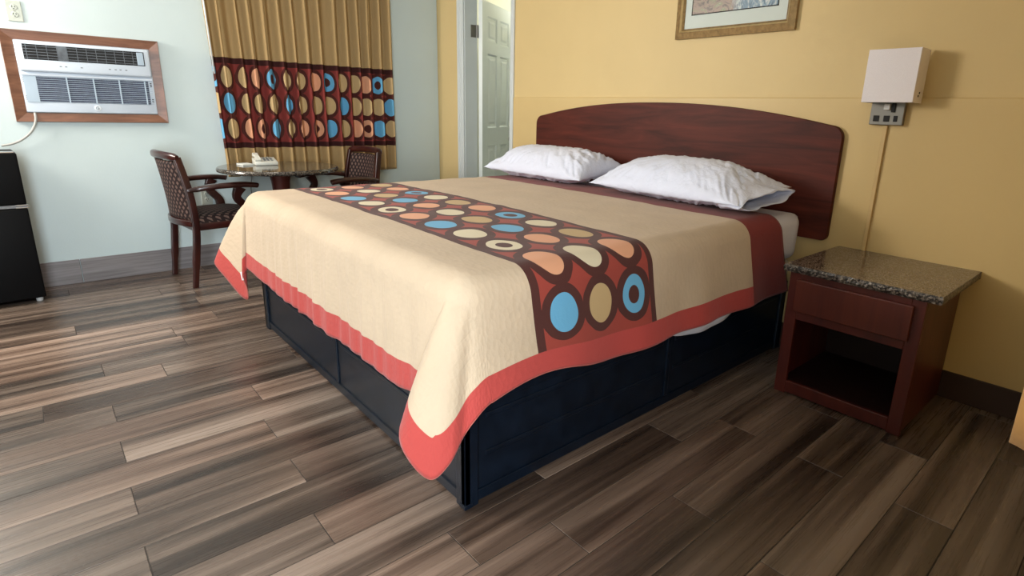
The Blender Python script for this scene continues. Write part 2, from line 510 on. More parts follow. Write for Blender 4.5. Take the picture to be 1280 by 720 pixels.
def planks():
    mb = MB(); bm = mb.bm
    known = {0: -2.83, 1: -2.397, 2: -2.837, 3: -2.437, -1: -2.388, -2: -2.823, -3: -2.344, -4: -2.815, -5: -2.092,
             -6: -2.60, -7: -2.81, -8: -2.46, 4: -2.72, 5: -2.172, 6: -1.915, 7: -1.53, 8: -0.994, 9: -1.571, 10: -1.002, 11: -1.35}
    w = 0.1623; x0 = 2.721; L = 0.93; g = 0.0012
    rnd = random.Random(11); cols = []
    for k in range(-17, 14):
        a = x0 + k * w; b = a + w
        if b <= 0 or a >= X1 + .2: continue
        a = max(a, 0); b = min(b, X1 + .25)
        y = known.get(k, -2.5 + rnd.random() * L)
        while y > YF: y -= L
        while y < 0:
            ya, yb = max(y, YF), min(y + L, 0)
            if yb - ya > .01:
                zt, bv = 0.0, 0.0010
                o = [bm.verts.new(p) for p in ((a + g, ya + g, -.0012), (b - g, ya + g, -.0012), (b - g, yb - g, -.0012), (a + g, yb - g, -.0012))]
                i_ = [bm.verts.new(p) for p in ((a + g + bv, ya + g + bv, zt), (b - g - bv, ya + g + bv, zt), (b - g - bv, yb - g - bv, zt), (a + g + bv, yb - g - bv, zt))]
                fs = [bm.faces.new(i_)] + [bm.faces.new((o[q], o[(q + 1) % 4], i_[(q + 1) % 4], i_[q])) for q in range(4)]
                cv = (rnd.random(), rnd.random(), rnd.random())
                cols += [(len(f.verts), cv) for f in fs]
            y += L
    gv = [bm.verts.new(p) for p in ((0, YF, -.0012), (X1 + .25, YF, -.0012), (X1 + .25, 0, -.0012), (0, 0, -.0012))]
    f = bm.faces.new(gv); f.material_index = 1; cols.append((4, (0, 0, 0)))
    me = bpy.data.meshes.new('floor'); bm.to_mesh(me); bm.free()
    at = me.attributes.new('plank', 'FLOAT_VECTOR', 'CORNER')
    flat = []
    for n_, cv in cols: flat += list(cv) * n_
    at.data.foreach_set('vector', flat)
    me.materials.append(M_plank); me.materials.append(M_grout)
    o = bpy.data.objects.new('floor', me); COL.objects.link(o)
    return struct(o)


planks()

DX0, DX1, DH = 0.43, 1.09, 2.13      # bathroom doorway
T = 0.12
mb = MB(); mb.box((-T, YF - T, -.02), (0, T, H)); struct(mb.build('wall_left', M_white))
mb = MB()
mb.box((0.0, 0, 0), (DX0, T, H)); mb.box((DX0, 0, DH), (DX1, T, H)); mb.box((DX1, 0, 0), (X1 + T, T, H))
struct(mb.build('wall_back', M_yellow))
mb = MB(); mb.box((DX1 + .035, -.012, 0.0), (X1, 0.0, 1.292), 0.004, 1)
struct(mb.build('trim_1', M_yellow_low))               # thicker painted wainscot of the headboard wall
mb = MB()
mb.box((X1, YF - T, 0), (X1 + T, -3.85, H)); mb.box((X1, -2.95, 0), (X1 + T, T, H)); mb.box((X1, -3.85, 2.12), (X1 + T, -2.95, H))
struct(mb.build('wall_right', M_yellow))
mb = MB(); mb.box((0, YF - T, 0), (X1, YF, H)); struct(mb.build('wall_front', M_white))
mb = MB(); mb.box((-T, YF - T, H), (X1 + T, T, H + .1)); struct(mb.build('ceiling', M_ceil))
# base tiles along the white wall
mb = MB()
y = YF + .02
for a, b in ((YF + .02, -3.70), (-3.697, -2.77), (-2.767, -1.84), (-1.837, -0.91), (-0.907, -0.003)):
    mb.box((0, a, 0), (0.011, b, 0.160), 0.002, 1)
struct(mb.build('baseboard_left', M_base))
mb = MB(); mb.box((DX1 + .04, -.024, 0), (X1, -.012, 0.125), 0.003, 1); struct(mb.build('baseboard_back', M_darkbase))
# bathroom beyond the doorway
mb = MB(); mb.box((-.6, T, -.02), (2.2, 2.6, 0)); struct(mb.build('floor_bathroom', M_tile))
mb = MB(); mb.box((-.6, 1.9, 0), (2.2, 2.0, 1.28)); struct(mb.build('wall_far_tiled', M_tile))
mb = MB(); mb.box((-.6, 1.9, 1.28), (2.2, 2.0, 2.6)); mb.box((-.6, T, 0), (-.5, 1.9, 2.6)); mb.box((2.1, T, 0), (2.2, 1.9, 2.6)); mb.box((-.5, T, 2.5), (2.1, 1.9, 2.6))
struct(mb.build('wall_bathroom', M_bath))
wn = MB()
wx0, wx1, wz0, wz1, wy = -0.46, 0.04, 1.36, 1.98, 1.895
wn.box((wx0, wy - .03, wz0), (wx1, wy, wz0 + .035)); wn.box((wx0, wy - .03, wz1 - .035), (wx1, wy, wz1))
wn.box((wx0, wy - .03, wz0), (wx0 + .03, wy, wz1)); wn.box((wx1 - .03, wy - .03, wz0), (wx1, wy, wz1)); wn.box((wx0, wy - .025, 1.65), (wx1, wy, 1.68))
w_ = struct(wn.build('window_1', M_trim))
p = MB(); p.box((wx0 + .02, wy - .012, wz0 + .02), (wx1 - .02, wy - .006, wz1 - .02)); p.build('window_pane', M_pane, w_)

# door casing and jamb
mb = MB()
mb.box((DX0 - .088, -.016, 0), (DX0 + .006, 0.0, DH), 0.004)
mb.box((DX0 - .064, -.022, 0), (DX0 - .050, -.012, DH), 0.003)
mb.box((DX0 - .030, -.021, 0), (DX0 - .014, -.012, DH), 0.003)
mb.box((DX1 - .006, -.016, 0), (DX1 + .034, 0.0, DH), 0.003)
mb.box((DX0 - .088, -.016, DH), (DX1 + .034, 0.0, DH + .08), 0.004)
struct(mb.build('trim_2', M_trim))
mb = MB()
mb.box((DX0, 0, 0), (DX0 + .012, T + .01, DH), 0.002); mb.box((DX1 - .012, 0, 0), (DX1, T + .01, DH), 0.002)
mb.box((DX0, 0, DH - .012), (DX1, T + .01, DH), 0.002)
struct(mb.build('trim_3', M_trim))


def six_panel_door():
    Wd, Hd, Td = 0.70, 2.085, 0.035
    root = bpy.data.objects.new('door_1', None); COL.objects.link(root)
    root.location = (0.452, 0.138, 0.012); root.rotation_euler = (0, 0, R(119)); struct(root)
    mb = MB(); bm = mb.bm
    # visible face is local -y
    xs = [0, .11, .315, .385, .59, Wd]; zs = [0, .22, .86, 1.02, 1.66, 1.76, 1.97, Hd]
    panels = [(1, 1), (3, 1), (1, 3), (3, 3), (1, 5), (3, 5)]

    def face(yside, sgn):
        for i in range(5):
            for j in range(7):
                a, b, c_, d = xs[i], xs[i + 1], zs[j], zs[j + 1]
                if (i, j) in panels:
                    prev = None
                    for off, dep in ((0, 0), (.014, .009), (.034, .009), (.052, .003)):
                        ring = [bm.verts.new((x, yside + sgn * dep, z_)) for x, z_ in ((a + off, c_ + off), (b - off, c_ + off), (b - off, d - off), (a + off, d - off))]
                        if prev:
                            for q in range(4): bm.faces.new((prev[q], prev[(q + 1) % 4], ring[(q + 1) % 4], ring[q]))
                        prev = ring
                    bm.faces.new(prev)
                else:
                    bm.faces.new([bm.verts.new((x, yside, z_)) for x, z_ in ((a, c_), (b, c_), (b, d), (a, d))])
    face(-Td, 1); face(0, -1)
    bmesh.ops.remove_doubles(bm, verts=bm.verts, dist=1e-5)
    for lo, hi in (((0, 0), (0, Hd)), ((Wd, 0), (Wd, Hd))):
        bm.faces.new([bm.verts.new(p_) for p_ in ((lo[0], -Td, 0), (lo[0], 0, 0), (lo[0], 0, Hd), (lo[0], -Td, Hd))])
    for z_ in (0, Hd):
        bm.faces.new([bm.verts.new(p_) for p_ in ((0, -Td, z_), (Wd, -Td, z_), (Wd, 0, z_), (0, 0, z_))])
    bmesh.ops.remove_doubles(bm, verts=bm.verts, dist=1e-5)
    mb.build('door_slab', M_door, root)
    k = MB()
    kx, kz = Wd - .06, 0.905
    pr = [(.024, 0), (.026, .006), (.012, .009), (.010, .028), (.020, .034), (.026, .046), (.024, .060), (.012, .067), (0, .068)]
    # lathe around z then rotate to -y
    k.lathe(pr, (0, 0), 20)
    bmesh.ops.rotate(k.bm, cent=(0, 0, 0), matrix=Matrix.Rotation(R(90), 3, 'X'), verts=k.bm.verts)
    bmesh.ops.translate(k.bm, vec=(kx, -Td, kz), verts=k.bm.verts)
    k.build('door_knob', M_nickel, root, angle=50)
    k = MB(); k.box((Wd - .001, -Td + .006, 0.875), (Wd + .002, -.006, .935)); k.box((Wd - .001, -Td + .004, 1.235), (Wd + .014, -.004, 1.29), .002)
    k.build('latch_plate', M_nickel, root)
    return root


six_panel_door()
for hz in (1.84, 0.30):
    hg = MB()
    hg.box((DX0 + .012, .062, hz - .05), (DX0 + .015, .116, hz + .05), 0.001, 1)
    hg.tube([(DX0 + .020, .124, hz - .052), (DX0 + .020, .124, hz + .052)], .0075, 10)
    hg.box((DX0 + .018, .128, hz - .05), (DX0 + .021, .150, hz + .05), 0.001, 1)
    struct(hg.build('trim_4', M_nickel))

# ------------------------------------------------------------------ bed base, springs, mattress
BX0, BX1, BYF, BYH = 1.563, 3.493, -2.083, -0.06
base = thing('bed_base', 'black steel box bed base with ribbed sides standing on the plank floor', 'bed base', ((BX0 + BX1) / 2, (BYF + BYH) / 2, 0))
lx, ly = (BX1 - BX0) / 2, (BYH - BYF) / 2
BZ = 0.372
mb = MB()
mb.box((-lx + .018, -ly + .018, .02), (lx - .018, ly - .018, BZ - .004))
mb.build('core_box', M_black, base)


def side_panel(axis, sgn, L_):
    mb = MB()
    # panel recessed in a frame, built in (s along, d depth, z)
    def bx(s0, s1, d0, d1, z0, z1, bev=.003):
        if axis == 'x':   # face normal along x
            c0 = sgn * (lx - d0); c1 = sgn * (lx - d1)
            mb.box((min(c0, c1), s0, z0), (max(c0, c1), s1, z1), bev)
        else:
            c0 = sgn * (ly - d0); c1 = sgn * (ly - d1)
            mb.box((s0, min(c0, c1), z0), (s1, max(c0, c1), z1), bev)
    e = .052
    bx(-L_ + e, L_ - e, .004, .018, .010, .048)          # bottom rail
    bx(-L_ + e, L_ - e, .000, .018, BZ - .035, BZ)       # top rail
    bx(-L_ + e, L_ - e, .010, .019, .048, BZ - .035, 0)  # sheet
    n = 2 if L_ > .97 else 1
    bx(-.012, .012, .003, .018, .048, BZ - .035)
    for q in (-1, 1):
        s0, s1 = (-L_ + e + .03, -.04) if q < 0 else (.04, L_ - e - .03)
        for zz in ((.165, .295) if axis == 'x' else (.235,)):
            bx(s0, s1, .006, .014, zz - .009, zz + .009, .0035)
    return mb


for axis, sgn, L_ in (('x', 1, ly), ('x', -1, ly), ('y', -1, lx), ('y', 1, lx)):
    side_panel(axis, sgn, L_).build('side_panel', M_black, base)
for sx in (-1, 1):
    for sy in (-1, 1):
        mb = MB()
        for (a, b_) in (((.0, .022), (0, .050)), ((.0, .050), (0, .022))):
            x0_, x1_ = sx * (lx - a[0]), sx * (lx - a[1]); y0_, y1_ = sy * (ly - b_[0]), sy * (ly - b_[1])
            mb.box((min(x0_, x1_), min(y0_, y1_), 0), (max(x0_, x1_), max(y0_, y1_), BZ), .003)
        x0_, x1_ = sx * (lx - .030), sx * (lx + .0015); y0_, y1_ = sy * (ly - .030), sy * (ly + .0015)
        mb.box((min(x0_, x1_), min(y0_, y1_), 0), (max(x0_, x1_), max(y0_, y1_), .018), .003)
        mb.build('corner_post', M_black, base)

mb = MB(); mb.box((BX0 + .005, BYF + .01, BZ + .001), (BX1 - .002, BYH, .495), .03, 4)
tag(mb.build('box_spring', M_box, angle=60, origin=((BX0 + BX1) / 2, -1.07, BZ)), 'cream box spring on the black base under the white mattress', 'box spring')


def mattress():
    mb = MB()
    mb.box((BX0 - .005, BYF - .005, .496), (BX1 + .032, BYH + .012, .732), .055, 5)
    bm = mb.bm
    bmesh.ops.subdivide_edges(bm, edges=[e for e in bm.edges if e.calc_length() > .3], cuts=40, use_grid_fill=True)
    for v in bm.verts:
        if v.co.x > BX1 - .03 and v.co.z < .71:
            v.co.x += .010 * math.sin(v.co.y * 38 + 3 * noise.noise(v.co * 4)) * .6 + .012 * noise.noise(v.co * 7)
    return mb.build('mattress', M_sheet, smooth=True, origin=((BX0 + BX1) / 2, -1.07, .496))


mat = mattress()
mb = MB()


def hang(a, b):
    y = -1.30 + .86 * a
    zlow = .430 - .125 * math.sin(PI * a) ** .7
    return (3.512 + .012 * math.sin(PI * a) * (1 - b) + .003 * math.sin(a * 31), y, zlow + (.52 - zlow) * b)


mb.grid(hang, 50, 10)
ls = mb.build('loose_sheet_edge', M_sheet, mat, smooth=True); ls.location = (-(BX0 + BX1) / 2, 1.07, -.496)
ls.modifiers.new('thickness', 'SOLIDIFY').thickness = .002
tag(mat, 'king mattress in white fitted sheet under the printed bedspread', 'mattress')


# ------------------------------------------------------------------ bedspread
def bedspread():
    xl, xr, yf, yh = 1.60, 3.462, -2.052, -0.355
    RR = .075; ZT = .748; DR = .430; DL = .475; DF = .462; HEMW = .093
    st = .0125

    def axis(lo, hi, n): return [lo + (hi - lo) * i / n for i in range(n + 1)]
    us = axis(xl - DL, xl, 38)[:-1] + axis(xl, xr, 130)[:-1] + axis(xr, xr + DR, 44)
    vs = axis(yf - DF, yf, 44)[:-1] + axis(yf, yh, 130)

    NEAR_FOLD = [(0, .125, 0), (14, .122, .05), (24, .108, .085), (34, .118, .135), (45, .095, .185), (58, .012, .215), (67, -.045, .193), (73, -.058, .150), (80, -.015, .112), (90, 0, .111)]
    FAR_FOLD = [(0, .125, 0), (8, .19, .06), (18, .27, .19), (30, .15, .165), (45, .02, .120), (58, -.02, .118), (72, -.03, .135), (82, -.015, .105), (90, 0, .111)]

    def arc(s):
        if s < RR * PI / 2: return RR * math.sin(s / RR), RR * (1 - math.cos(s / RR))
        return RR, RR + (s - RR * PI / 2)

    def pt(u, v):
        crown = .012 * math.sin(PI * min(1, max(0, (u - xl) / (xr - xl)))) * math.sin(PI * min(1, max(0, (v - yf + .3) / (yh - yf + .6))))
        wrk = .0035 * noise.noise(Vector((u * 5, v * 5, 0))) + .002 * noise.noise(Vector((u * 14, v * 9, 3)))
        ar = max(0, u - xr); alf = max(0, xl - u); b = max(0, yf - v)
        a = max(ar, alf); sgn = 1 if ar > 0 else -1
        z0 = ZT + crown + wrk
        if a == 0 and b == 0: return Vector((u, v, z0))
        if b == 0 or a == 0:
            s = max(a, b); D = DF if b > 0 else (DR if sgn > 0 else DL); o_, d = arc(s); k = max(0, s - .09) / (D - .09)
            if b == 0:      # long side by the nightstand / far side
                q = v - yf
                near = math.exp(-(q / .28) ** 2)
                rip = .007 * math.sin(v * 17 + 2.2 * noise.noise(Vector((v * 3, 0, 1)))) * k + .012 * noise.noise(Vector((v * 4.3, s * 2, 5))) * k
                rip *= 1 - near
                o_ += .020 * k + rip + .030 * near * k
                d *= 1 - .17 * math.exp(-((q - .15) / .22) ** 2) * k
                sk = min(1, q / .35); sk = sk * sk * (3 - 2 * sk)
                yy = v + ((.13 + .27 * min(1, q / 1.75) ** 6) * a * sk if sgn > 0 else 0)
                edge = xr if sgn > 0 else xl
                return Vector((edge + sgn * o_, yy, z0 - d))
            q = min(u - xl, xr - u)
            near = math.exp(-(q / .22) ** 2)
            ph = u * 62 + 3.0 * noise.noise(Vector((u * 3.5, s * .8, 2)))
            rip = (.0030 * math.sin(ph) * (1 + noise.noise(Vector((u * 4, 0, 7)))) + .012 * noise.noise(Vector((u * 13, s * 1.4, 8))) + .006 * noise.noise(Vector((u * 34, s * 2.0, 4)))) * (k ** .7) * (1 - near)
            o_ += .016 * k + rip + .02 * near * k
            d *= 1 - .10 * near * k
            return Vector((u, yf - o_, z0 - d))
        # corner: the surplus cloth falls in one fold laid over towards the left
        DX = DR if sgn > 0 else DL
        an, bn = a / DX, b / DF
        phi = math.atan2(bn, an); deg = math.degrees(phi)
        D = DX + (DF - DX) * deg / 90
        mx = max(an, bn) * D
        p_ = 8.0
        redge = (math.cos(phi) ** p_ + math.sin(phi) ** p_) ** (-1 / p_)
        r = mx * redge
        o_, d = arc(r); k = max(0, mx - .09) / (D - .09)
        tab = NEAR_FOLD if sgn > 0 else FAR_FOLD
        q = 0
        while q < len(tab) - 2 and tab[q + 1][0] <= deg: q += 1
        t0, t1, t2, t3 = (tab[max(0, min(len(tab) - 1, q + w_))] for w_ in (-1, 0, 1, 2))
        w_ = min(1, max(0, (deg - t1[0]) / (t2[0] - t1[0])))
        cm = lambda c: .5 * (2 * t1[c] + (t2[c] - t0[c]) * w_ + (2 * t0[c] - 5 * t1[c] + 4 * t2[c] - t3[c]) * w_ * w_ + (3 * t1[c] - t0[c] - 3 * t2[c] + t3[c]) * w_ ** 3)
        cx_, cy_ = cm(1), cm(2)
        lobe = math.sin(2 * phi) ** 2
        g = k ** (1 - .45 * lobe) if sgn > 0 else k ** .62 if deg > 4 and deg < 86 else k
        ux, uy = math.cos(phi), math.sin(phi)
        hx = ux * o_ + (cx_ - ux * RR) * g; hy = uy * o_ + (cy_ - uy * RR) * g
        ext = max(0, math.hypot(hx, hy) - o_)
        side = math.exp(-(min(phi, PI / 2 - phi) / .35) ** 2)
        lift = .107 if phi < PI / 4 else .10
        dd = d * (1 - lift * side * k) - ext * ext * .6
        edge = xr if sgn > 0 else xl
        hx += .004 * noise.noise(Vector((deg * .12, mx * 5, 3))) * k * lobe
        return Vector((edge + sgn * hx, yf - hy, z0 - dd))

    P = [[pt(u, v) for v in vs] for u in us]
    me = bpy.data.meshes.new('bedspread')
    nu, nv = len(us), len(vs)
    verts = [P[i][j] for i in range(nu) for j in range(nv)]
    faces = [(i * nv + j, (i + 1) * nv + j, (i + 1) * nv + j + 1, i * nv + j + 1) for i in range(nu - 1) for j in range(nv - 1)]
    # side skirts of the roundover near the head: keep as is
    me.from_pydata(verts, [], faces)
    FU, FV, FE = [], [], []
    for u in us:
        for v in vs:
            a = max(0, u - xr, xl - u); b = max(0, yf - v)
            FU.append(u); FV.append(v); FE.append(min((DR if u > xr else DL if u < xl else 9) - a, DF - b))
    for n_, dat in (('fu', FU), ('fv', FV), ('fe', FE)):
        at = me.attributes.new(n_, 'FLOAT', 'POINT'); at.data.foreach_set('value', dat)
    me.materials.append(M_spread)
    for p_ in me.polygons: p_.use_smooth = True
    o = bpy.data.objects.new('bedspread', me); COL.objects.link(o)
    so = o.modifiers.new('thickness', 'SOLIDIFY'); so.thickness = .004; so.offset = 1
    tag(o, 'cream and red bedspread with a brown runner of ringed ovals draped over the bed', 'bedspread')
    # white care label on the left front corner
    # light piping along the hem
    pl = [P[0][j] for j in range(nv - 1, -1, -2)] + [P[i][0] for i in range(2, nu - 1, 2)] + [P[-1][j] for j in range(0, nv, 2)]
    mb = MB(); mb.tube([p_ - Vector((0, 0, .001)) for p_ in pl], .0028, 6)
    mb.build('hem_piping', simple('coral_piping', (0.50, 0.14, 0.11), 0.7), o, smooth=True)
    return o, P, us, vs


spread, SP, SUS, SVS = bedspread()
# care label sewn to the hem near the left front corner
mb = MB(); mb.box((-.009, -.0015, -.022), (.009, .0015, .022), .001, 1)
tagp = mb.build('care_label', simple('white_label_tape', (0.8, 0.8, 0.82), .6), spread)
i0 = min(range(len(SUS)), key=lambda i: abs(SUS[i] - (1.60 - .20))); j0 = min(range(len(SVS)), key=lambda j: abs(SVS[j] - (-2.052 - .43))); pp = SP[i0][j0]
tagp.location = pp + Vector((-.004, -.010, 0)); tagp.rotation_euler = (0, R(-15), R(10))

# ------------------------------------------------------------------ pillows


def pillow(name, label, c, L_, Wd, Ht, rz, tilt, seed, roll=0.0, blunt=2.8):
    N = 110; M2 = 64
    verts = []; faces = []

    def P(s, t_, side):
        # s,t in -1..1
        e = max(abs(s), abs(t_))
        prof = (max(0, 1 - abs(s) ** blunt) ** .60) * (max(0, 1 - abs(t_) ** 2.4) ** .62)
        pinch = 1 - .06 * (1 - abs(s) ** 2) * (abs(t_) ** 2); pinch2 = 1 - .10 * (1 - abs(t_) ** 2) * (abs(s) ** 3)
        x = s * L_ / 2 * pinch2; y = t_ * Wd / 2 * pinch
        z_ = prof * Ht * (.66 if side > 0 else .34)
        q = Vector((x * 1.0 + seed, y, side * .7))
        # radiating gathers from the corners and edges
        ang = math.atan2(y, x * .5)
        fan = (x + .8 * y * (1 if x > 0 else -1))
        wr = abs(noise.noise(Vector((x * 7 + seed + y * 3, y * 9, side)))) * .026 + .022 * abs(noise.noise(Vector((fan * 26 + seed, y * 6, 1 + side)))) + .005 * noise.noise(Vector((x * 50, y * 20, 2)))
        wr2 = .012 * abs(noise.noise(Vector((ang * 7 + seed, e * 1.5, side))))
        kk = min(1, (1 - e) * 6) * (0.4 + .9 * e * e)
        z_ = z_ * side
        z_ -= side * (wr + wr2) * kk
        if side < 0: z_ = max(z_, -Ht * .30)
        return (x, y, z_)
    idx = {}
    for side in (1, -1):
        for i in range(N + 1):
            for j in range(M2 + 1):
                s = -1 + 2 * i / N; t_ = -1 + 2 * j / M2
                s = math.sin(s * PI / 2) * .5 + s * .5; t_ = math.sin(t_ * PI / 2) * .6 + t_ * .4
                bd = i in (0, N) or j in (0, M2)
                if bd and side < 0: continue
                idx[(i, j, side)] = len(verts)
                verts.append(P(s, t_, side) if not bd else (P(s, t_, 1)[0], P(s, t_, 1)[1], 0))
    g = lambda i, j, s_: idx.get((i, j, s_), idx.get((i, j, 1)))
    for side in (1, -1):
        for i in range(N):
            for j in range(M2):
                q = (g(i, j, side), g(i + 1, j, side), g(i + 1, j + 1, side), g(i, j + 1, side))
                faces.append(q if side > 0 else q[::-1])
    me = bpy.data.meshes.new(name); me.from_pydata(verts, [], faces); me.materials.append(M_pillow)
    for p_ in me.polygons: p_.use_smooth = True
    o = bpy.data.objects.new(name, me); COL.objects.link(o)
    o.location = c
    o.rotation_euler = (Matrix.Rotation(rz, 3, 'Z') @ Matrix.Rotation(tilt, 3, 'X') @ Matrix.Rotation(roll, 3, 'Y')).to_euler()
    tag(o, label, 'pillow')
    # open hem flap of the pillowcase at one short end
    return o


pR = pillow('pillow', 'white pillow with open case end, right of the two and nearer the nightstand', (2.995, -.355, .836), .95, .47, .222, R(-2.0), R(7), 3.1)
pL = pillow('pillow', 'white pillow nearer the bathroom door, partly behind the other pillow', (1.945, -.330, .832), .93, .45, .215, R(1.0), R(7), 9.4, 0, 4.5)
# loose case end with folded hem on the right pillow
mb = MB()


def flap(a, b):
    # a 0..1 around the mouth, b 0..1 outwards
    th = a * 2 * PI
    y = -.02 + .195 * math.cos(th) * (1 + .05 * b); z_ = (.060 - .028 * b) * math.sin(th) + .012 * noise.noise(Vector((math.cos(th) * 3, math.sin(th) * 3, b * 2)))
    x = .350 + .145 * b + .02 * math.cos(th) * b + .008 * math.sin(5 * th) * b
    return (x, y, z_ - .012 * b)


T_ = mb.grid(flap, 72, 10)
bmesh.ops.remove_doubles(mb.bm, verts=mb.bm.verts, dist=1e-5)
fo = mb.build('case_opening', M_pillow, pR, smooth=True)
fo.modifiers.new('thickness', 'SOLIDIFY').thickness = .003

# ------------------------------------------------------------------ headboard
def headboard():
    x0, x1 = 1.440, 3.640
    zb, zs, zt = .607, 1.150, 1.262
    pts = []
    rc = .055
    w = x1 - x0

    def top(x):
        u = (x - x0) / w
        return zs + (zt - zs) * (1 - abs(2 * u - 1) ** 2.15)
    out = [(x0 + .03, zb), (x1 - .03, zb)]
    for k in range(7): a = -PI / 2 + k * PI / 12; out.append((x1 - .03 + .03 * math.cos(a), zb + .03 + .03 * math.sin(a)))
    rc = .06
    zc = top(x1 - rc) - rc
    for k in range(9): a = k * PI / 16 * .9; out.append((x1 - rc + rc * math.cos(a), zc + rc * math.sin(a)))
    n = 60
    for k in range(1, n): x = x1 - rc - (w - 2 * rc) * k / n; out.append((x, top(x)))
    for k in range(9): a = PI / 2 + PI * .05 + k * PI / 16 * .9; out.append((x0 + rc + rc * math.cos(a), zc + rc * math.sin(a)))
    for k in range(7): a = PI + k * PI / 12; out.append((x0 + .03 + .03 * math.cos(a), zb + .03 + .03 * math.sin(a)))
    mb = MB(); bm = mb.bm
    rings = []
    for off, y in ((0, -.014), (0, -.036), (.003, -.040)):
        cx_, cz_ = (x0 + x1) / 2, (zb + zs) / 2
        rings.append([bm.verts.new((cx_ + (x - cx_) * (1 - off), y, cz_ + (z_ - cz_) * (1 - off * 2))) for x, z_ in out])
    for A, B in zip(rings, rings[1:]):
        for j in range(len(A)): bm.faces.new((A[j], A[(j + 1) % len(A)], B[(j + 1) % len(A)], B[j]))
    bm.faces.new(rings[0]); bm.faces.new(rings[-1][::-1])
    o = mb.build('headboard', M_headboard, angle=40, origin=((x0 + x1) / 2, -.02, zb))
    return tag(o, 'arched dark mahogany headboard panel mounted on the yellow wall', 'headboard')


headboard()

# ------------------------------------------------------------------ nightstand
def nightstand():
    x0, x1, yf, yb = 3.712, 4.222, -.552, -.050
    zt = .560
    root = thing('nightstand', 'cherry wood nightstand with granite top and open shelf beside the bed', 'nightstand', ((x0 + x1) / 2, (yf + yb) / 2, 0))
    ox, oy = (x0 + x1) / 2, (yf + yb) / 2
    hx, hy = (x1 - x0) / 2, (yb - yf) / 2
    mb = MB()
    mb.box((-hx, -hy + .018, 0.02), (-hx + .018, hy, zt), .0015, 1); mb.build('side_board', M_cherry, root)
    mb = MB(); mb.box((hx - .018, -hy + .018, 0.02), (hx, hy, zt), .0015, 1)
    mb.build('side_board', M_cherry, root)
    mb = MB(); mb.box((-hx + .018, hy - .012, .02), (hx - .018, hy, zt)); mb.build('back_board', M_cherry_shaded, root)
    for za in (.045, .372):
        mb = MB(); mb.box((-hx + .018, -hy + .02, za), (hx - .018, hy - .012, za + .014)); mb.build('shelf_board', M_cherry_shaded, root)
    # face frame with an opening
    mb = MB(); f = -hy; b = -hy + .019
    mb.box((-hx, f, 0), (-hx + .048, b, zt), .002, 1); mb.box((hx - .048, f, 0), (hx, b, zt), .002, 1)
    mb.box((-hx + .048, f, 0.008), (hx - .048, b, .062), .002, 1)
    mb.box((-hx + .048, f, .352), (hx - .048, b, .398), .002, 1)
    mb.box((-hx + .048, f, .525), (hx - .048, b, zt), .002, 1)
    mb.build('face_frame', M_cherry, root)
    mb = MB(); mb.box((-hx + .036, f - .017, .390), (hx - .036, f, .532), .004, 2)
    mb.build('drawer', wood('cherry_drawer_front', (0.058, 0.009, 0.006), (0.115, 0.023, 0.012), (14, 14, 1.5), .38, .6), root)
    # granite slab: polished top, chipped front edge
    tx0, tx1, ty0, ty1 = 3.690 - ox, 4.272 - ox, -.535 - .045 - oy, -.014 - oy
    mb = MB(); bm = mb.bm
    n = 60; zz0, zz1 = zt + .001, zt + .032

    def rim():
        P = []
        for k in range(n): P.append((tx0 + (tx1 - tx0) * k / n, ty0, 1))
        for k in range(30): P.append((tx1, ty0 + (ty1 - ty0) * k / 30, 1 if k == 0 else .4))
        for k in range(n): P.append((tx1 - (tx1 - tx0) * k / n, ty1, 0))
        for k in range(30): P.append((tx0, ty1 - (ty1 - ty0) * k / 30, .8))
        return P
    rp = rim(); rings = []
    for lv, z_ in enumerate((zz0, zz0 + .010, zz0 + .021, zz1)):
        rr = []
        for x, y, k in rp:
            j = (.0045 * noise.noise(Vector((x * 60, y * 60, z_ * 200))) - (.004 if lv in (0, 3) else 0)) * k
            dx = (1 if x >= tx1 - 1e-6 else -1 if x <= tx0 + 1e-6 else 0) * j; dy = (1 if y >= ty1 - 1e-6 else -1 if y <= ty0 + 1e-6 else 0) * j
            rr.append(bm.verts.new((x + dx, y + dy, z_)))
        rings.append(rr)
    for A, B in zip(rings, rings[1:]):
        for j in range(len(A)):
            fc = bm.faces.new((A[j], A[(j + 1) % len(A)], B[(j + 1) % len(A)], B[j])); fc.material_index = 1
    bm.faces.new(rings[0][::-1]); bm.faces.new(rings[-1])
    mb.build('granite_top', [M_granite, M_granite_edge], root)
    return root


nightstand()

# ------------------------------------------------------------------ wall lamp
lamp = thing('wall_lamp', 'square white wall lamp with outlets on its metal plate, above the nightstand', 'lamp', (3.81, -.012, 1.17))
mb = MB(); mb.box((-.068, -.026, 0.003), (.068, 0.0, .30), .003); mb.build('back_plate', M_nickel, lamp)
mb = MB()
# open square shade: four walls
sx0, sx1, sy0, sy1, sz0, sz1 = -.083, .118, -.118, -.030, .098, .316
mb.box((sx0, sy0, sz0), (sx1, sy0 + .003, sz1), .001, 1)
mb.box((sx0, sy0 + .003, sz0), (sx0 + .003, sy1 + .03, sz1)); mb.box((sx1 - .003, sy0 + .003, sz0), (sx1, sy1 + .03, sz1))
mb.build('lamp_shade', M_shade, lamp)
mb = MB(); mb.box((-.012, -.040, .068), (.012, -.026, .094), .002)
mb.build('rocker_switch', simple('white_switch', (.7, .7, .72), .4), lamp)
for a, b_ in ((-.052, -.028), (-.010, .014), (.030, .046)):
    mb = MB(); mb.box((a, -.029, .018), (b_, -.026, .044), .001, 1); mb.build('outlet_socket', M_hole, lamp)
mb = MB(); mb.box((.016, -.031, .058), (.032, -.026, .098), .001, 1); mb.build('switch_slot', M_hole, lamp)
mb = MB(); mb.tube([(.02, -.026, .20), (.02, -.065, .20)], .010, 12); mb.tube([(.02, -.065, .17), (.02, -.065, .20), (.02, -.065, .21)], .015, 12)
mb.build('lamp_socket', M_nickel, lamp)
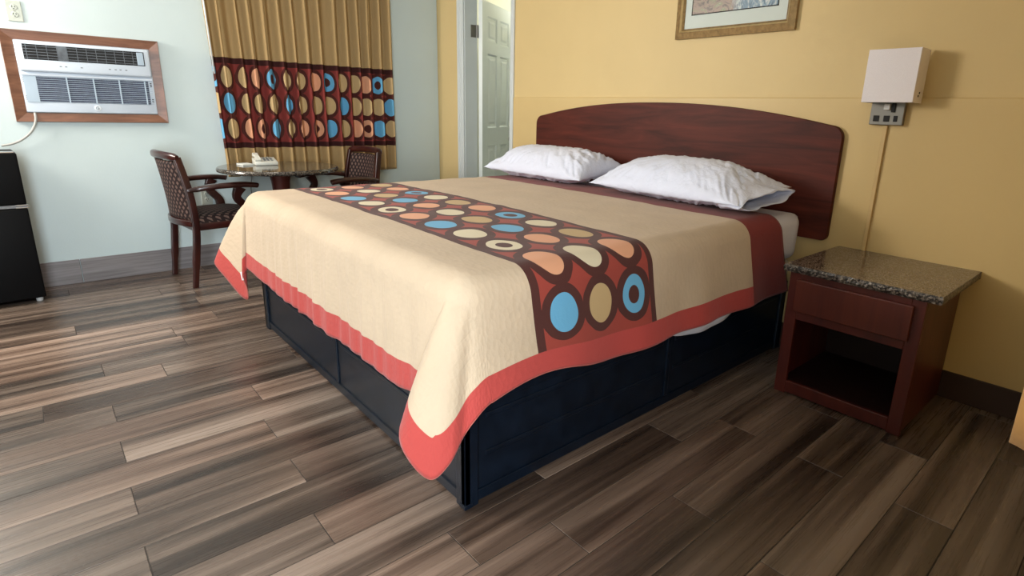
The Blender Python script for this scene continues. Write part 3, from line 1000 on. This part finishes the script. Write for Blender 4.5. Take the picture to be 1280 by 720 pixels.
mb = MB(); mb.lathe([(0, .20), (.012, .205), (.024, .235), (.026, .26), (.018, .285), (0, .293)], (.02, -.065), 16)
mb.build('light_bulb', simple('frosted_bulb', (.75, .74, .7), .3), lamp, smooth=True)
mb = MB(); mb.box((.1175, -.065, .122), (.1205, -.058, .130)); mb.box((.1175, -.055, .135), (.1205, -.048, .143)); mb.build('shade_screw', M_hole, lamp)
mb = MB(); mb.box((3.800, -.024, .14), (3.818, -.012, 1.17), .002, 1)
tag(mb.build('cord_cover', M_conduit, origin=(3.809, -.018, .14)), 'narrow tan cord cover running down the yellow wall from the wall lamp', 'cord cover')

# ------------------------------------------------------------------ framed picture
pic = thing('framed_picture', 'gold framed print with pale mat on the yellow wall above the headboard', 'picture', (2.975, -.002, 1.612))
hw, ht = .352, .60
mb = MB()


def frame_ring(mb, hw0, hw1, z0, z1, zt0, zt1, y0, y1):
    """mitred frame between an outer and an inner rectangle; y0 depth at outer, y1 depth at inner"""
    O_ = [(-hw0, z0), (hw0, z0), (hw0, zt0), (-hw0, zt0)]; I_ = [(-hw1, z1), (hw1, z1), (hw1, zt1), (-hw1, zt1)]
    bm = mb.bm
    a = [bm.verts.new((x, 0, z_)) for x, z_ in O_]; b = [bm.verts.new((x, y0, z_)) for x, z_ in O_]
    c_ = [bm.verts.new((x, y1, z_)) for x, z_ in I_]; d = [bm.verts.new((x, 0, z_)) for x, z_ in I_]
    for A, B in ((a, b), (b, c_), (c_, d), (d, a)):
        for j in range(4): bm.faces.new((A[j], A[(j + 1) % 4], B[(j + 1) % 4], B[j]))


frame_ring(mb, hw, hw - .034, 0, .034, ht, ht - .034, -.020, -.030)
mb.build('picture_frame', M_gold, pic)
mb = MB(); frame_ring(mb, hw - .0335, hw - .043, .0335, .043, ht - .0335, ht - .043, -.032, -.022); mb.build('frame_lip', M_goldb, pic)
mb = MB(); frame_ring(mb, hw - .0425, hw - .052, .0425, .052, ht - .0425, ht - .052, -.024, -.014); mb.build('inner_moulding', M_gold, pic)
mb = MB(); mb.box((-hw + .05, -.010, .05), (hw - .05, -.004, ht - .05)); mb.build('mat_board', M_mat, pic)
mb = MB(); mb.box((-hw + .098, -.0115, .125), (hw - .105, -.0100, ht - .12)); pr = mb.build('print', M_print, pic)
mb = MB()
for lo, hi in (((-hw + .094, -.0120, .121), (hw - .101, -.0098, .126)), ((-hw + .094, -.0120, .121), (-hw + .099, -.0098, ht - .116)), ((hw - .106, -.0120, .121), (hw - .101, -.0098, ht - .116)), ((-hw + .094, -.0120, ht - .121), (hw - .101, -.0098, ht - .116))):
    mb.box(lo, hi)
mb.build('print_border', M_hole, pic)

# ------------------------------------------------------------------ air conditioner
ACY0, ACY1, ACZ0, ACZ1 = -2.935, -2.161, 1.040, 1.566
acf = thing('air_conditioner', 'white through-wall air conditioner in a reddish wood frame on the white wall', 'air conditioner', (0, (ACY0 + ACY1) / 2, ACZ0))
hw, ht = (ACY1 - ACY0) / 2, ACZ1 - ACZ0
# local axes: build with x out of the wall, y along, z up


def fr(mb, o_w, i_w, d0, d1):
    O_ = [(-hw + o_w, o_w), (hw - o_w, o_w), (hw - o_w, ht - o_w), (-hw + o_w, ht - o_w)]
    I_ = [(-hw + i_w, i_w), (hw - i_w, i_w), (hw - i_w, ht - i_w), (-hw + i_w, ht - i_w)]
    bm = mb.bm
    R4 = []
    for L4, x in ((O_, 0), (O_, d0 * .7), ([(y_ * .995, z_ + (.003 if z_ < .2 else -.003)) for y_, z_ in O_], d0), (I_, d1), (I_, 0)):
        R4.append([bm.verts.new((x, y_, z_)) for y_, z_ in L4])
    for A, B in zip(R4, R4[1:] + R4[:1]):
        for j in range(4): bm.faces.new((A[j], A[(j + 1) % 4], B[(j + 1) % 4], B[j]))


mb = MB(); fr(mb, 0, .055, .030, .020); mb.build('wood_frame', M_acwood, acf)
mb = MB()
gy0, gy1, gz0, gz1 = -hw + .056, hw - .056, .058, ht - .056
mb.box((0.0, gy0, gz0), (.030, gy1, gz1), .006, 2)                       # body
mb.build('front_shell', M_acplastic, acf, angle=40)
# upper console panel with louvres
mb = MB()
uz0 = gz1 - .178
mb.box((.028, gy0 + .004, uz0), (.052, gy1 - .004, gz1 - .003), .014, 4)
mb.build('upper_panel', M_acplastic, acf, angle=50)
lz0, lz1 = gz1 - .108, gz1 - .022
mb = MB(); mb.box((.045, gy0 + .035, lz0), (.0535, gy1 - .035, lz1)); mb.build('air_outlet', M_hole, acf)
mb = MB()
for k in range(5):
    z_ = lz0 + .010 + k * (lz1 - lz0 - .02) / 4
    mb.box((.0525, gy0 + .037, z_ - .0016), (.0565, gy1 - .037, z_ + .0016))
for k in range(13):
    y_ = gy0 + .05 + k * (gy1 - gy0 - .10) / 12
    mb.box((.0530, y_ - .0015, lz0 + .002), (.0550, y_ + .0015, lz1 - .002))
mb.box((.0525, gy0 + .193, lz0), (.0562, gy0 + .235, lz1))
mb.build('louvre', simple('dim_louvre_plastic', (.10, .115, .135), .4, var=.4, scale=20), acf)
mb = MB(); mb.box((.0525, gy1 - .075, lz0 + .004), (.0585, gy1 - .040, lz1 - .004), .002); mb.build('louvre_end', M_acgrille, acf)
mb = MB()
for y_ in (.19, .215, .29, .43, .46, .485, .515):
    mb = MB(); mb.box((.0515, gy0 + y_, uz0 + .035), (.0527, gy0 + y_ + .011, uz0 + .041)); mb.build('button_print', M_acprint, acf)
# intake grille
iz0, iz1 = gz0 + .060, uz0 - .024
mb = MB(); mb.box((.028, gy0 + .040, iz0), (.0315, gy1 - .030, iz1)); mb.build('intake_filter', M_acdark, acf)
mb = MB()
ns = 13
for k in range(ns):
    z_ = iz0 + .004 + k * (iz1 - iz0 - .008) / (ns - 1)
    mb.box((.031, gy0 + .012, z_ - .0011), (.0335, gy1 - .012, z_ + .0011))
for fq in (.0, .255, .50, .745, 1.0):
    y_ = gy0 + .075 + fq * (gy1 - gy0 - .125)
    if fq == 0: mb.box((.031, gy0 + .012, iz0), (.034, gy0 + .07, iz1))
    else: mb.box((.031, y_ - .0035, iz0), (.038, y_ + .0035, iz1))
mb.build('intake_grille', M_acgrille, acf)
mb = MB(); mb.box((.030, gy0 + .004, iz1 + .003), (.038, gy1 - .004, iz1 + .014), .002); mb.build('grille_rail', M_acplastic, acf)
for y_ in (gy1 - .022, gy0 + .010):
    for z_ in (iz0 + .012, iz1 - .035):
        mb = MB()
        for q in range(3): mb.box((.0305, y_, z_ + q * .010), (.0325, y_ + .010, z_ + q * .010 + .005))
        mb.build('vent_notch', M_hole, acf)
# round badge
mb = MB(); mb.lathe([(0, .004), (.0165, .004), (.018, .002), (.018, 0)], (0, 0), 28)
bmesh.ops.rotate(mb.bm, cent=(0, 0, 0), matrix=Matrix.Rotation(R(90), 3, 'Y'), verts=mb.bm.verts)
bmesh.ops.translate(mb.bm, vec=(.030, .012, gz0 + .031), verts=mb.bm.verts)
bd = mb.build('round_badge', simple('silver_badge', (.72, .78, .84), .25), acf, angle=40)
mb = MB()
pts = [(.0348, .012 + .009 * math.cos(a), gz0 + .031 + .009 * math.sin(a)) for a in [R(60 + i * 24) for i in range(12)]]
mb.tube(pts, .0014, 6); mb.tube([(.0348, .012, gz0 + .038), (.0348, .014, gz0 + .024)], .0014, 6); mb.tube([(.0348, .012, gz0 + .031), (.0348, .021, gz0 + .029)], .0014, 6)
mb.build('badge_print', M_acprint, bd)
# power cable to behind the fridge
pts = [(.022, -2.845, 1.095), (.035, -2.846, 1.06), (.038, -2.858, 1.02), (.035, -2.885, .975), (.030, -2.93, .935), (.028, -2.975, .912), (.030, -3.03, .900)]
sm = []
for i in range(len(pts) - 1):
    p0, p1, p2, p3 = (Vector(pts[max(0, min(len(pts) - 1, i + q))]) for q in (-1, 0, 1, 2))
    for q in range(6):
        u = q / 6; sm.append(.5 * ((2 * p1) + (p2 - p0) * u + (2 * p0 - 5 * p1 + 4 * p2 - p3) * u * u + (3 * p1 - p0 - 3 * p2 + p3) * u ** 3))
mb = MB(); mb.tube(sm, .0065, 8)
mb.build('power_cable', M_cable, acf).location = (0, -(ACY0 + ACY1) / 2, -ACZ0)
bpy.data.objects['power_cable'].data.update()


# ------------------------------------------------------------------ outlets
def outlet(loc, label):
    o = thing('wall_outlet', label, 'outlet', loc)
    mb = MB(); mb.box((0, -.035, -.057), (.006, .035, .057), .0025, 2); mb.build('cover_plate', M_outlet, o)
    for z_ in (-.020, .020):
        mb = MB(); mb.lathe([(0, .0085), (.0145, .0085), (.0165, .0065), (.0165, 0)], (0, 0), 24)
        bmesh.ops.rotate(mb.bm, cent=(0, 0, 0), matrix=Matrix.Rotation(R(90), 3, 'Y'), verts=mb.bm.verts)
        bmesh.ops.translate(mb.bm, vec=(0, 0, z_), verts=mb.bm.verts)
        r_ = mb.build('receptacle', M_outlet, o, angle=40)
        mb = MB()
        mb.box((.008, -.0075, z_ - .001), (.0092, -.0045, z_ + .008)); mb.box((.008, .0045, z_ - .001), (.0092, .0075, z_ + .008)); mb.box((.008, -.0025, z_ - .011), (.0092, .0025, z_ - .006))
        mb.build('slot', M_slot, r_)
    mb = MB(); mb.box((.006, -.002, -.002), (.0072, .002, .002)); mb.build('screw', M_nickel, o)


outlet((0, -2.846, 1.668), 'ivory wall outlet above the wood-framed air conditioner')
outlet((0, -1.985, .514), 'ivory wall outlet low on the white wall behind the armchair seat')

# ------------------------------------------------------------------ small fridge
fr_ = thing('mini_fridge', 'black two-door mini fridge against the white wall at the left edge', 'fridge', (0.20, -3.205, 0), R(4))
w2, d2 = .232, .165
mb = MB(); mb.box((-d2, -w2, .022), (d2 - .045, w2, .880), .006); mb.build('cabinet', M_fridge, fr_)
mb = MB(); mb.box((d2 - .043, -w2, .030), (d2, w2, .566), .008, 3); mb.build('lower_door', M_fridge, fr_, angle=40)
mb = MB(); mb.box((d2 - .043, -w2, .590), (d2, w2, .880), .008, 3); mb.build('freezer_door', M_fridge, fr_, angle=40)
mb = MB(); mb.box((d2 - .040, -w2 + .004, .570), (d2 - .006, w2 - .004, .587)); mb.build('door_seal', M_fridgegap, fr_)
mb = MB(); mb.box((d2 - .035, w2 - .05, .568), (d2 + .002, w2 + .006, .574), .001, 1); mb.box((d2 - .035, w2 - .05, .582), (d2 + .002, w2 + .006, .588), .001, 1); mb.build('hinge', M_chrome, fr_)
mb = MB(); mb.box((d2 - .05, w2 - .07, .880), (d2 - .005, w2 - .01, .888), .002); mb.build('top_hinge', M_chrome, fr_)
for sx in (-1, 1):
    for sy in (-1, 1):
        mb = MB(); mb.lathe([(0, 0), (.014, 0), (.016, .004), (.016, .018), (.010, .023), (0, .023)], (sx * (d2 - .03) - (.02 if sx > 0 else 0), sy * (w2 - .03)), 16)
        mb.build('foot', M_feet, fr_)


# ------------------------------------------------------------------ curtains
def curtain(name, ya, yb, ztop, zbot, x0, label, mat, npl=17, seed=1.0, amp=.028):
    n = 340; nz = 60
    me = bpy.data.meshes.new(name)
    verts = []; arc = []
    rnd = random.Random(int(seed * 10))
    # irregular pleat phase
    ph = [0.0]
    for i in range(n): ph.append(ph[-1] + (2 * PI * npl / n) * (1 + .95 * noise.noise(Vector((i * .045, seed, 0)))))
    # fabric length along the mid height
    L_ = [0.0]; pv = None
    for i in range(n + 1):
        y = ya + (yb - ya) * i / n
        xx = amp * math.sin(ph[i]) + .35 * amp * math.sin(2 * ph[i] + 1)
        q = Vector((xx, y, 0))
        if pv is not None: L_.append(L_[-1] + (q - pv).length)
        pv = q
    for i in range(n + 1):
        for j in range(nz + 1):
            z_ = zbot + (ztop - zbot) * j / nz
            h = (z_ - zbot) / (ztop - zbot)
            k = .86 + .08 * (1 - h)
            dr = .9 * noise.noise(Vector((i * .016, h * 1.3, seed + 4)))
            xx = amp * k * (math.sin(ph[i] + dr) + .35 * math.sin(2 * ph[i] + 1 + dr))
            y = ya + (yb - ya) * i / n + .010 * math.sin(ph[i] * 1.0 + 1.2) + .006 * noise.noise(Vector((i * .03, h * 3, 9)))
            zz = z_ + (.006 * math.sin(ph[i]) * (1 - h) if j == 0 else 0)
            y += .055 * (1 - h) * (1 - i / n) ** 2
            verts.append((x0 + xx, y, zz)); arc.append(L_[i])
    faces = [(i * (nz + 1) + j, (i + 1) * (nz + 1) + j, (i + 1) * (nz + 1) + j + 1, i * (nz + 1) + j + 1) for i in range(n) for j in range(nz)]
    me.from_pydata(verts, [], faces)
    at = me.attributes.new('fu', 'FLOAT', 'POINT'); at.data.foreach_set('value', arc)
    me.materials.append(mat)
    for p_ in me.polygons: p_.use_smooth = True
    o = bpy.data.objects.new(name, me); COL.objects.link(o)
    o.modifiers.new('thickness', 'SOLIDIFY').thickness = .003
    return tag(o, label, 'curtain')


cur = curtain('curtain', -1.905, -.500, 2.33, .658, .060, 'gold curtain with a band of coloured circles on the white wall', M_curtain, 14, 1.0, .034)
mb = MB(); mb.tube([(.052, -2.0, 2.345), (.052, -.42, 2.345)], .012, 12); mb.lathe([(0, -.02), (.02, -.012), (.024, 0), (.02, .012), (0, .02)], (0, 0), 12)
for v in list(mb.bm.verts)[-50:]: pass
bmesh.ops.delete(mb.bm, geom=[v for v in mb.bm.verts if abs(v.co.z) < .1], context='VERTS')
rod = thing('curtain_rod', 'dark curtain rod holding the circle-banded curtain', 'curtain rod', (0, 0, 0))
mb.build('rod', M_nickel, rod, smooth=True)
for y_ in (-1.97, -.45):
    mb = MB(); mb.box((0, y_ - .012, 2.32), (.05, y_ + .012, 2.336), .002); mb.build('bracket', M_nickel, rod)
mb = MB(); mb.tube([(.108, -1.895, 2.33), (.106, -1.862, 1.38)], .0055, 8)
tag(mb.build('curtain_wand', simple('white_wand', (.72, .75, .75), .3), smooth=True), 'thin white pull wand hanging at the left edge of the curtain', 'curtain wand')


def side_curtain():
    mb = MB()

    def fn(a, b):
        y = -1.665 - .60 * a
        zb = .632 + .004 * math.sin(a * 60)
        z_ = zb + (2.25 - zb) * b
        q = min(1, a / .22)
        x = 4.634 + .116 * q + (.006 + .016 * q) * math.sin(a * 2 * PI * 9 - 1.75)
        if x > 4.785: x = 4.785
        return (x, y, z_)
    mb.grid(fn, 240, 24)
    o = mb.build('curtain', M_curtain2, smooth=True)
    o.modifiers.new('thickness', 'SOLIDIFY').thickness = .003
    tag(o, 'plain gold curtain hanging at the right edge in front of the nightstand wall', 'curtain')


side_curtain()

# ------------------------------------------------------------------ round table and phone
tab = thing('round_table', 'round granite-topped pedestal table with red wood column beside the curtain', 'table', (.500, -1.612, 0))
mb = MB(); RT = .392; z1 = .766
prof = [(0, z1 - .030), (RT - .012, z1 - .030), (RT - .004, z1 - .026), (RT, z1 - .016), (RT - .003, z1 - .006), (RT - .010, z1), (0, z1)]
mb.lathe(prof, (0, 0), 96); mb.build('table_top', M_granite_t, tab, angle=35)
mb = MB()
mb.lathe([(0, .05), (.05, .05), (.055, .09), (.048, .14), (.044, .40), (.050, .52), (.062, .66), (.072, .71), (.072, .735), (0, .735)], (0, 0), 32)
mb.build('column', M_cherry, tab, angle=40)
for k in range(4):
    a = R(45 + 90 * k); ca, sa = math.cos(a), math.sin(a)
    mb = MB(); mb.sweep([(ca * .03, sa * .03, .080), (ca * .14, sa * .14, .072), (ca * .25, sa * .25, .045), (ca * .31, sa * .31, .022)], [(-.022, -.020), (.022, -.020), (.022, .022), (-.022, .022)], upv=(0, 0, 1), scales=[1.2, 1.1, 1, .9])
    mb.build('foot', M_cherry, tab)
mb = MB(); mb.box((-.18, -.03, .722), (.18, .03, .7355), .003); mb.box((-.03, -.18, .722), (.03, .18, .7355), .003); mb.build('top_support', M_cherry, tab)

ph = thing('telephone', 'ivory desk telephone with keypad standing on the round table', 'telephone', (.355, -1.675, .767), R(-6))
# front faces +x, long side along y
mb = MB(); bm = mb.bm
vs = [(-.085, -.072, 0), (.085, -.072, 0), (.085, .105, 0), (-.085, .105, 0), (-.085, -.072, .058), (.085, -.072, .028), (.085, .105, .028), (-.085, .105, .058)]
V = [bm.verts.new(p_) for p_ in vs]
for q in ((0, 1, 2, 3), (4, 5, 6, 7), (0, 1, 5, 4), (1, 2, 6, 5), (2, 3, 7, 6), (3, 0, 4, 7)): bm.faces.new([V[k] for k in q])
bmesh.ops.bevel(bm, geom=list(bm.edges), offset=.005, segments=2, affect='EDGES', profile=.5)
mb.build('phone_body', M_phone, ph, angle=40)
mb = MB()
mb.sweep([(-.075, -.048, .075), (-.055, -.048, .088), (0, -.048, .078), (.045, -.048, .060), (.070, -.048, .040)], [(-.020, -.011), (.020, -.011), (.018, .010), (-.018, .010)], upv=(0, 0, 1), scales=[1.15, 1.1, .85, 1.0, 1.2])
mb.build('handset', M_phone, ph, angle=50)
mb = MB()
for i in range(3):
    for j in range(4):
        x = -.045 + j * .028; y = .010 + i * .028; z_ = .058 - (x + .085) * .03 / .17
        mb.box((x - .009, y - .009, z_ - .002), (x + .009, y + .009, z_ + .004), .001, 1)
mb.build('keypad', M_phone2, ph)
ph.scale = (.82, .82, .82)
mb = MB(); mb.box((-.03, -.105, .002), (.03, -.103, .003)); mb.bm.free()
mb = MB()
pts = [(-.02 + .012 * math.sin(q * .9), -.075 - q * .001, .006) for q in range(3)]
np_ = thing('notepad', 'small white notepad lying on the round table beside the telephone', 'notepad', (.335, -1.790, .7668), R(8))
mb = MB(); mb.box((-.055, -.036, 0), (.055, .036, .010), .001, 1); mb.build('paper_block', simple('white_paper', (.68, .70, .66), .7), np_)
mb = MB(); mb.box((-.056, -.037, .0001), (-.049, .037, .0112), .001, 1); mb.build('binding_strip', M_phone2, np_)
mb = MB()
mb.tube([(.16 + .01 * math.sin(k * .8), -1.70 - .02 * math.sin(k * .35), (.714 - k * .03)) for k in range(13)], .003, 6)
tag(mb.build('phone_cord', simple('dark_cord', (.05, .05, .06), .5), smooth=True), 'thin dark phone cord hanging under the round table by the white wall', 'cord')


# ------------------------------------------------------------------ armchairs
def smooth_pts(pts, k=5):
    P_ = [Vector(p_) for p_ in pts]; out = []
    for i in range(len(P_) - 1):
        p0, p1, p2, p3 = (P_[max(0, min(len(P_) - 1, i + q))] for q in (-1, 0, 1, 2))
        for q in range(k):
            u = q / k; out.append(.5 * ((2 * p1) + (p2 - p0) * u + (2 * p0 - 5 * p1 + 4 * p2 - p3) * u * u + (3 * p1 - p0 - 3 * p2 + p3) * u ** 3))
    out.append(P_[-1]); return out


def rprof(a, b, r=.35):
    k = 4; out = []
    rr = min(a, b) * r
    for cx_, cy_, a0 in ((a - rr, b - rr, 0), (-a + rr, b - rr, 90), (-a + rr, -b + rr, 180), (a - rr, -b + rr, 270)):
        for i in range(k): t_ = R(a0 + 90 * i / (k - 1)); out.append((cx_ + rr * math.cos(t_), cy_ + rr * math.sin(t_)))
    return out


def add_uv(o, fn):
    me = o.data; uv = me.uv_layers.new(name='UVMap')
    for l in me.loops:
        uv.data[l.index].uv = fn(me.vertices[l.vertex_index].co)


def armchair(label, loc, rz):
    """faces local +y; origin on the floor under the seat's middle"""
    root = thing('armchair', label, 'chair', loc, rz, None)
    hw = .225                                     # back posts half width
    for s in (-1, 1):
        mb = MB()
        pts = smooth_pts([(s * .215, -.240, 0), (s * .222, -.215, .20), (s * .228, -.195, .40), (s * .222, -.205, .62), (s * .205, -.245, .846)])
        mb.sweep(pts, rprof(.016, .021), upv=(0, 1, 0), scales=[.80] * 4 + [1.0] * (len(pts) - 4))
        mb.build('rear_leg', M_chairwood, root, angle=50)
        mb = MB()
        pts = smooth_pts([(s * .235, .235, 0), (s * .240, .225, .20), (s * .245, .215, .395)])
        mb.sweep(pts, rprof(.019, .019), upv=(0, 1, 0), scales=[.75, .78, .80, .85, .88, .92, .95, .97, 1, 1, 1])
        mb.build('front_leg', M_chairwood, root, angle=50)
        mb = MB()
        pts = smooth_pts([(s * .224, -.215, .640), (s * .262, -.08, .660), (s * .275, .08, .664), (s * .268, .165, .656), (s * .262, .190, .650)])
        mb.sweep(pts, rprof(.030, .017, .8), upv=(0, 0, 1), scales=[(.5, .8)] * 2 + [(.9, 1)] * 6 + [(1.1, 1)] * (len(pts) - 10) + [(.9, .9), (.45, .6)])
        arm = mb.build('armrest', M_chairwood, root, angle=60)
        mb = MB()
        pts = smooth_pts([(s * .243, .120, .42), (s * .248, .115, .50), (s * .258, .060, .58), (s * .266, .085, .648)])
        mb.sweep(pts, rprof(.017, .028), upv=(0, 1, 0), scales=[1.25, 1.2, 1.1, 1, 1, .95, .9, .9, .9, .9, .9, .95, 1, 1.1, 1.2, 1.3][:len(pts)])
        mb.build('arm_support', M_chairwood, root, angle=60)
    # apron
    mb = MB()
    mb.box((-.232, -.215, .375), (.232, .225, .432), .016, 3); mb.build('seat_frame', M_chairwood, root, angle=50)
    # seat cushion
    mb = MB(); bm = mb.bm

    def seat(a, b):
        x = -1 + 2 * a; y = -1 + 2 * b
        px_ = x * .238 * (1 - .04 * (1 - b)); py_ = .005 + y * .232
        e = (1 - abs(x) ** 5) * (1 - abs(y) ** 5)
        return (px_, py_, .425 + .052 * max(0, e) ** .5 + .012 * (1 - x * x) * (1 - y * y))
    mb.grid(seat, 28, 28)
    c_ = mb.build('seat_cushion', M_lattice, root, smooth=True); add_uv(c_, lambda c: (c.x, c.y + c.z))
    # curved back panel between the posts
    mb = MB(); bm = mb.bm

    def back(side):
        def f_(a, b):
            x = (-1 + 2 * a); z_ = .435 + b * .390
            hwz = .216 - .020 * b
            yb_ = -.195 - .050 * max(0, (z_ - .42) / .44) ** 1.6
            y = yb_ - .045 * (1 - x * x) + side * .016 * (max(0, (1 - x ** 8) * (1 - (2 * b - 1) ** 8)) ** .5)
            return (x * hwz, y, z_)
        return f_
    mb.grid(back(1), 24, 20, True); mb.grid(back(-1), 24, 20)
    bmesh.ops.remove_doubles(bm, verts=bm.verts, dist=1e-5)
    c_ = mb.build('backrest', M_lattice, root, smooth=True); add_uv(c_, lambda c: (c.x, c.z))
    # scrolled top rail
    mb = MB()
    pts = [(x * .226, -.248 - .045 * (1 - x * x), .848 + .010 * (1 - x * x)) for x in [-1 + 2 * i / 24 for i in range(25)]]
    mb.sweep(pts, rprof(.021, .024, .8), upv=(0, 0, 1), scales=[.6, .85] + [1] * 21 + [.85, .6])
    mb.build('top_rail', M_chairwood, root, angle=60)
    mb = MB()
    pts = [(x * .222, -.205 - .050 * (1 - x * x), .425) for x in [-1 + 2 * i / 16 for i in range(17)]]
    mb.sweep(pts, rprof(.014, .020, .5), upv=(0, 0, 1)); mb.build('lower_rail', M_chairwood, root, angle=60)
    return root


armchair('dark wooden armchair with lattice upholstery seen from behind, between fridge and round table', (.323, -2.009, 0), R(6))
c2 = armchair('dark wooden armchair with lattice back under the curtain, beyond the round table', (.400, -1.165, 0), R(186))
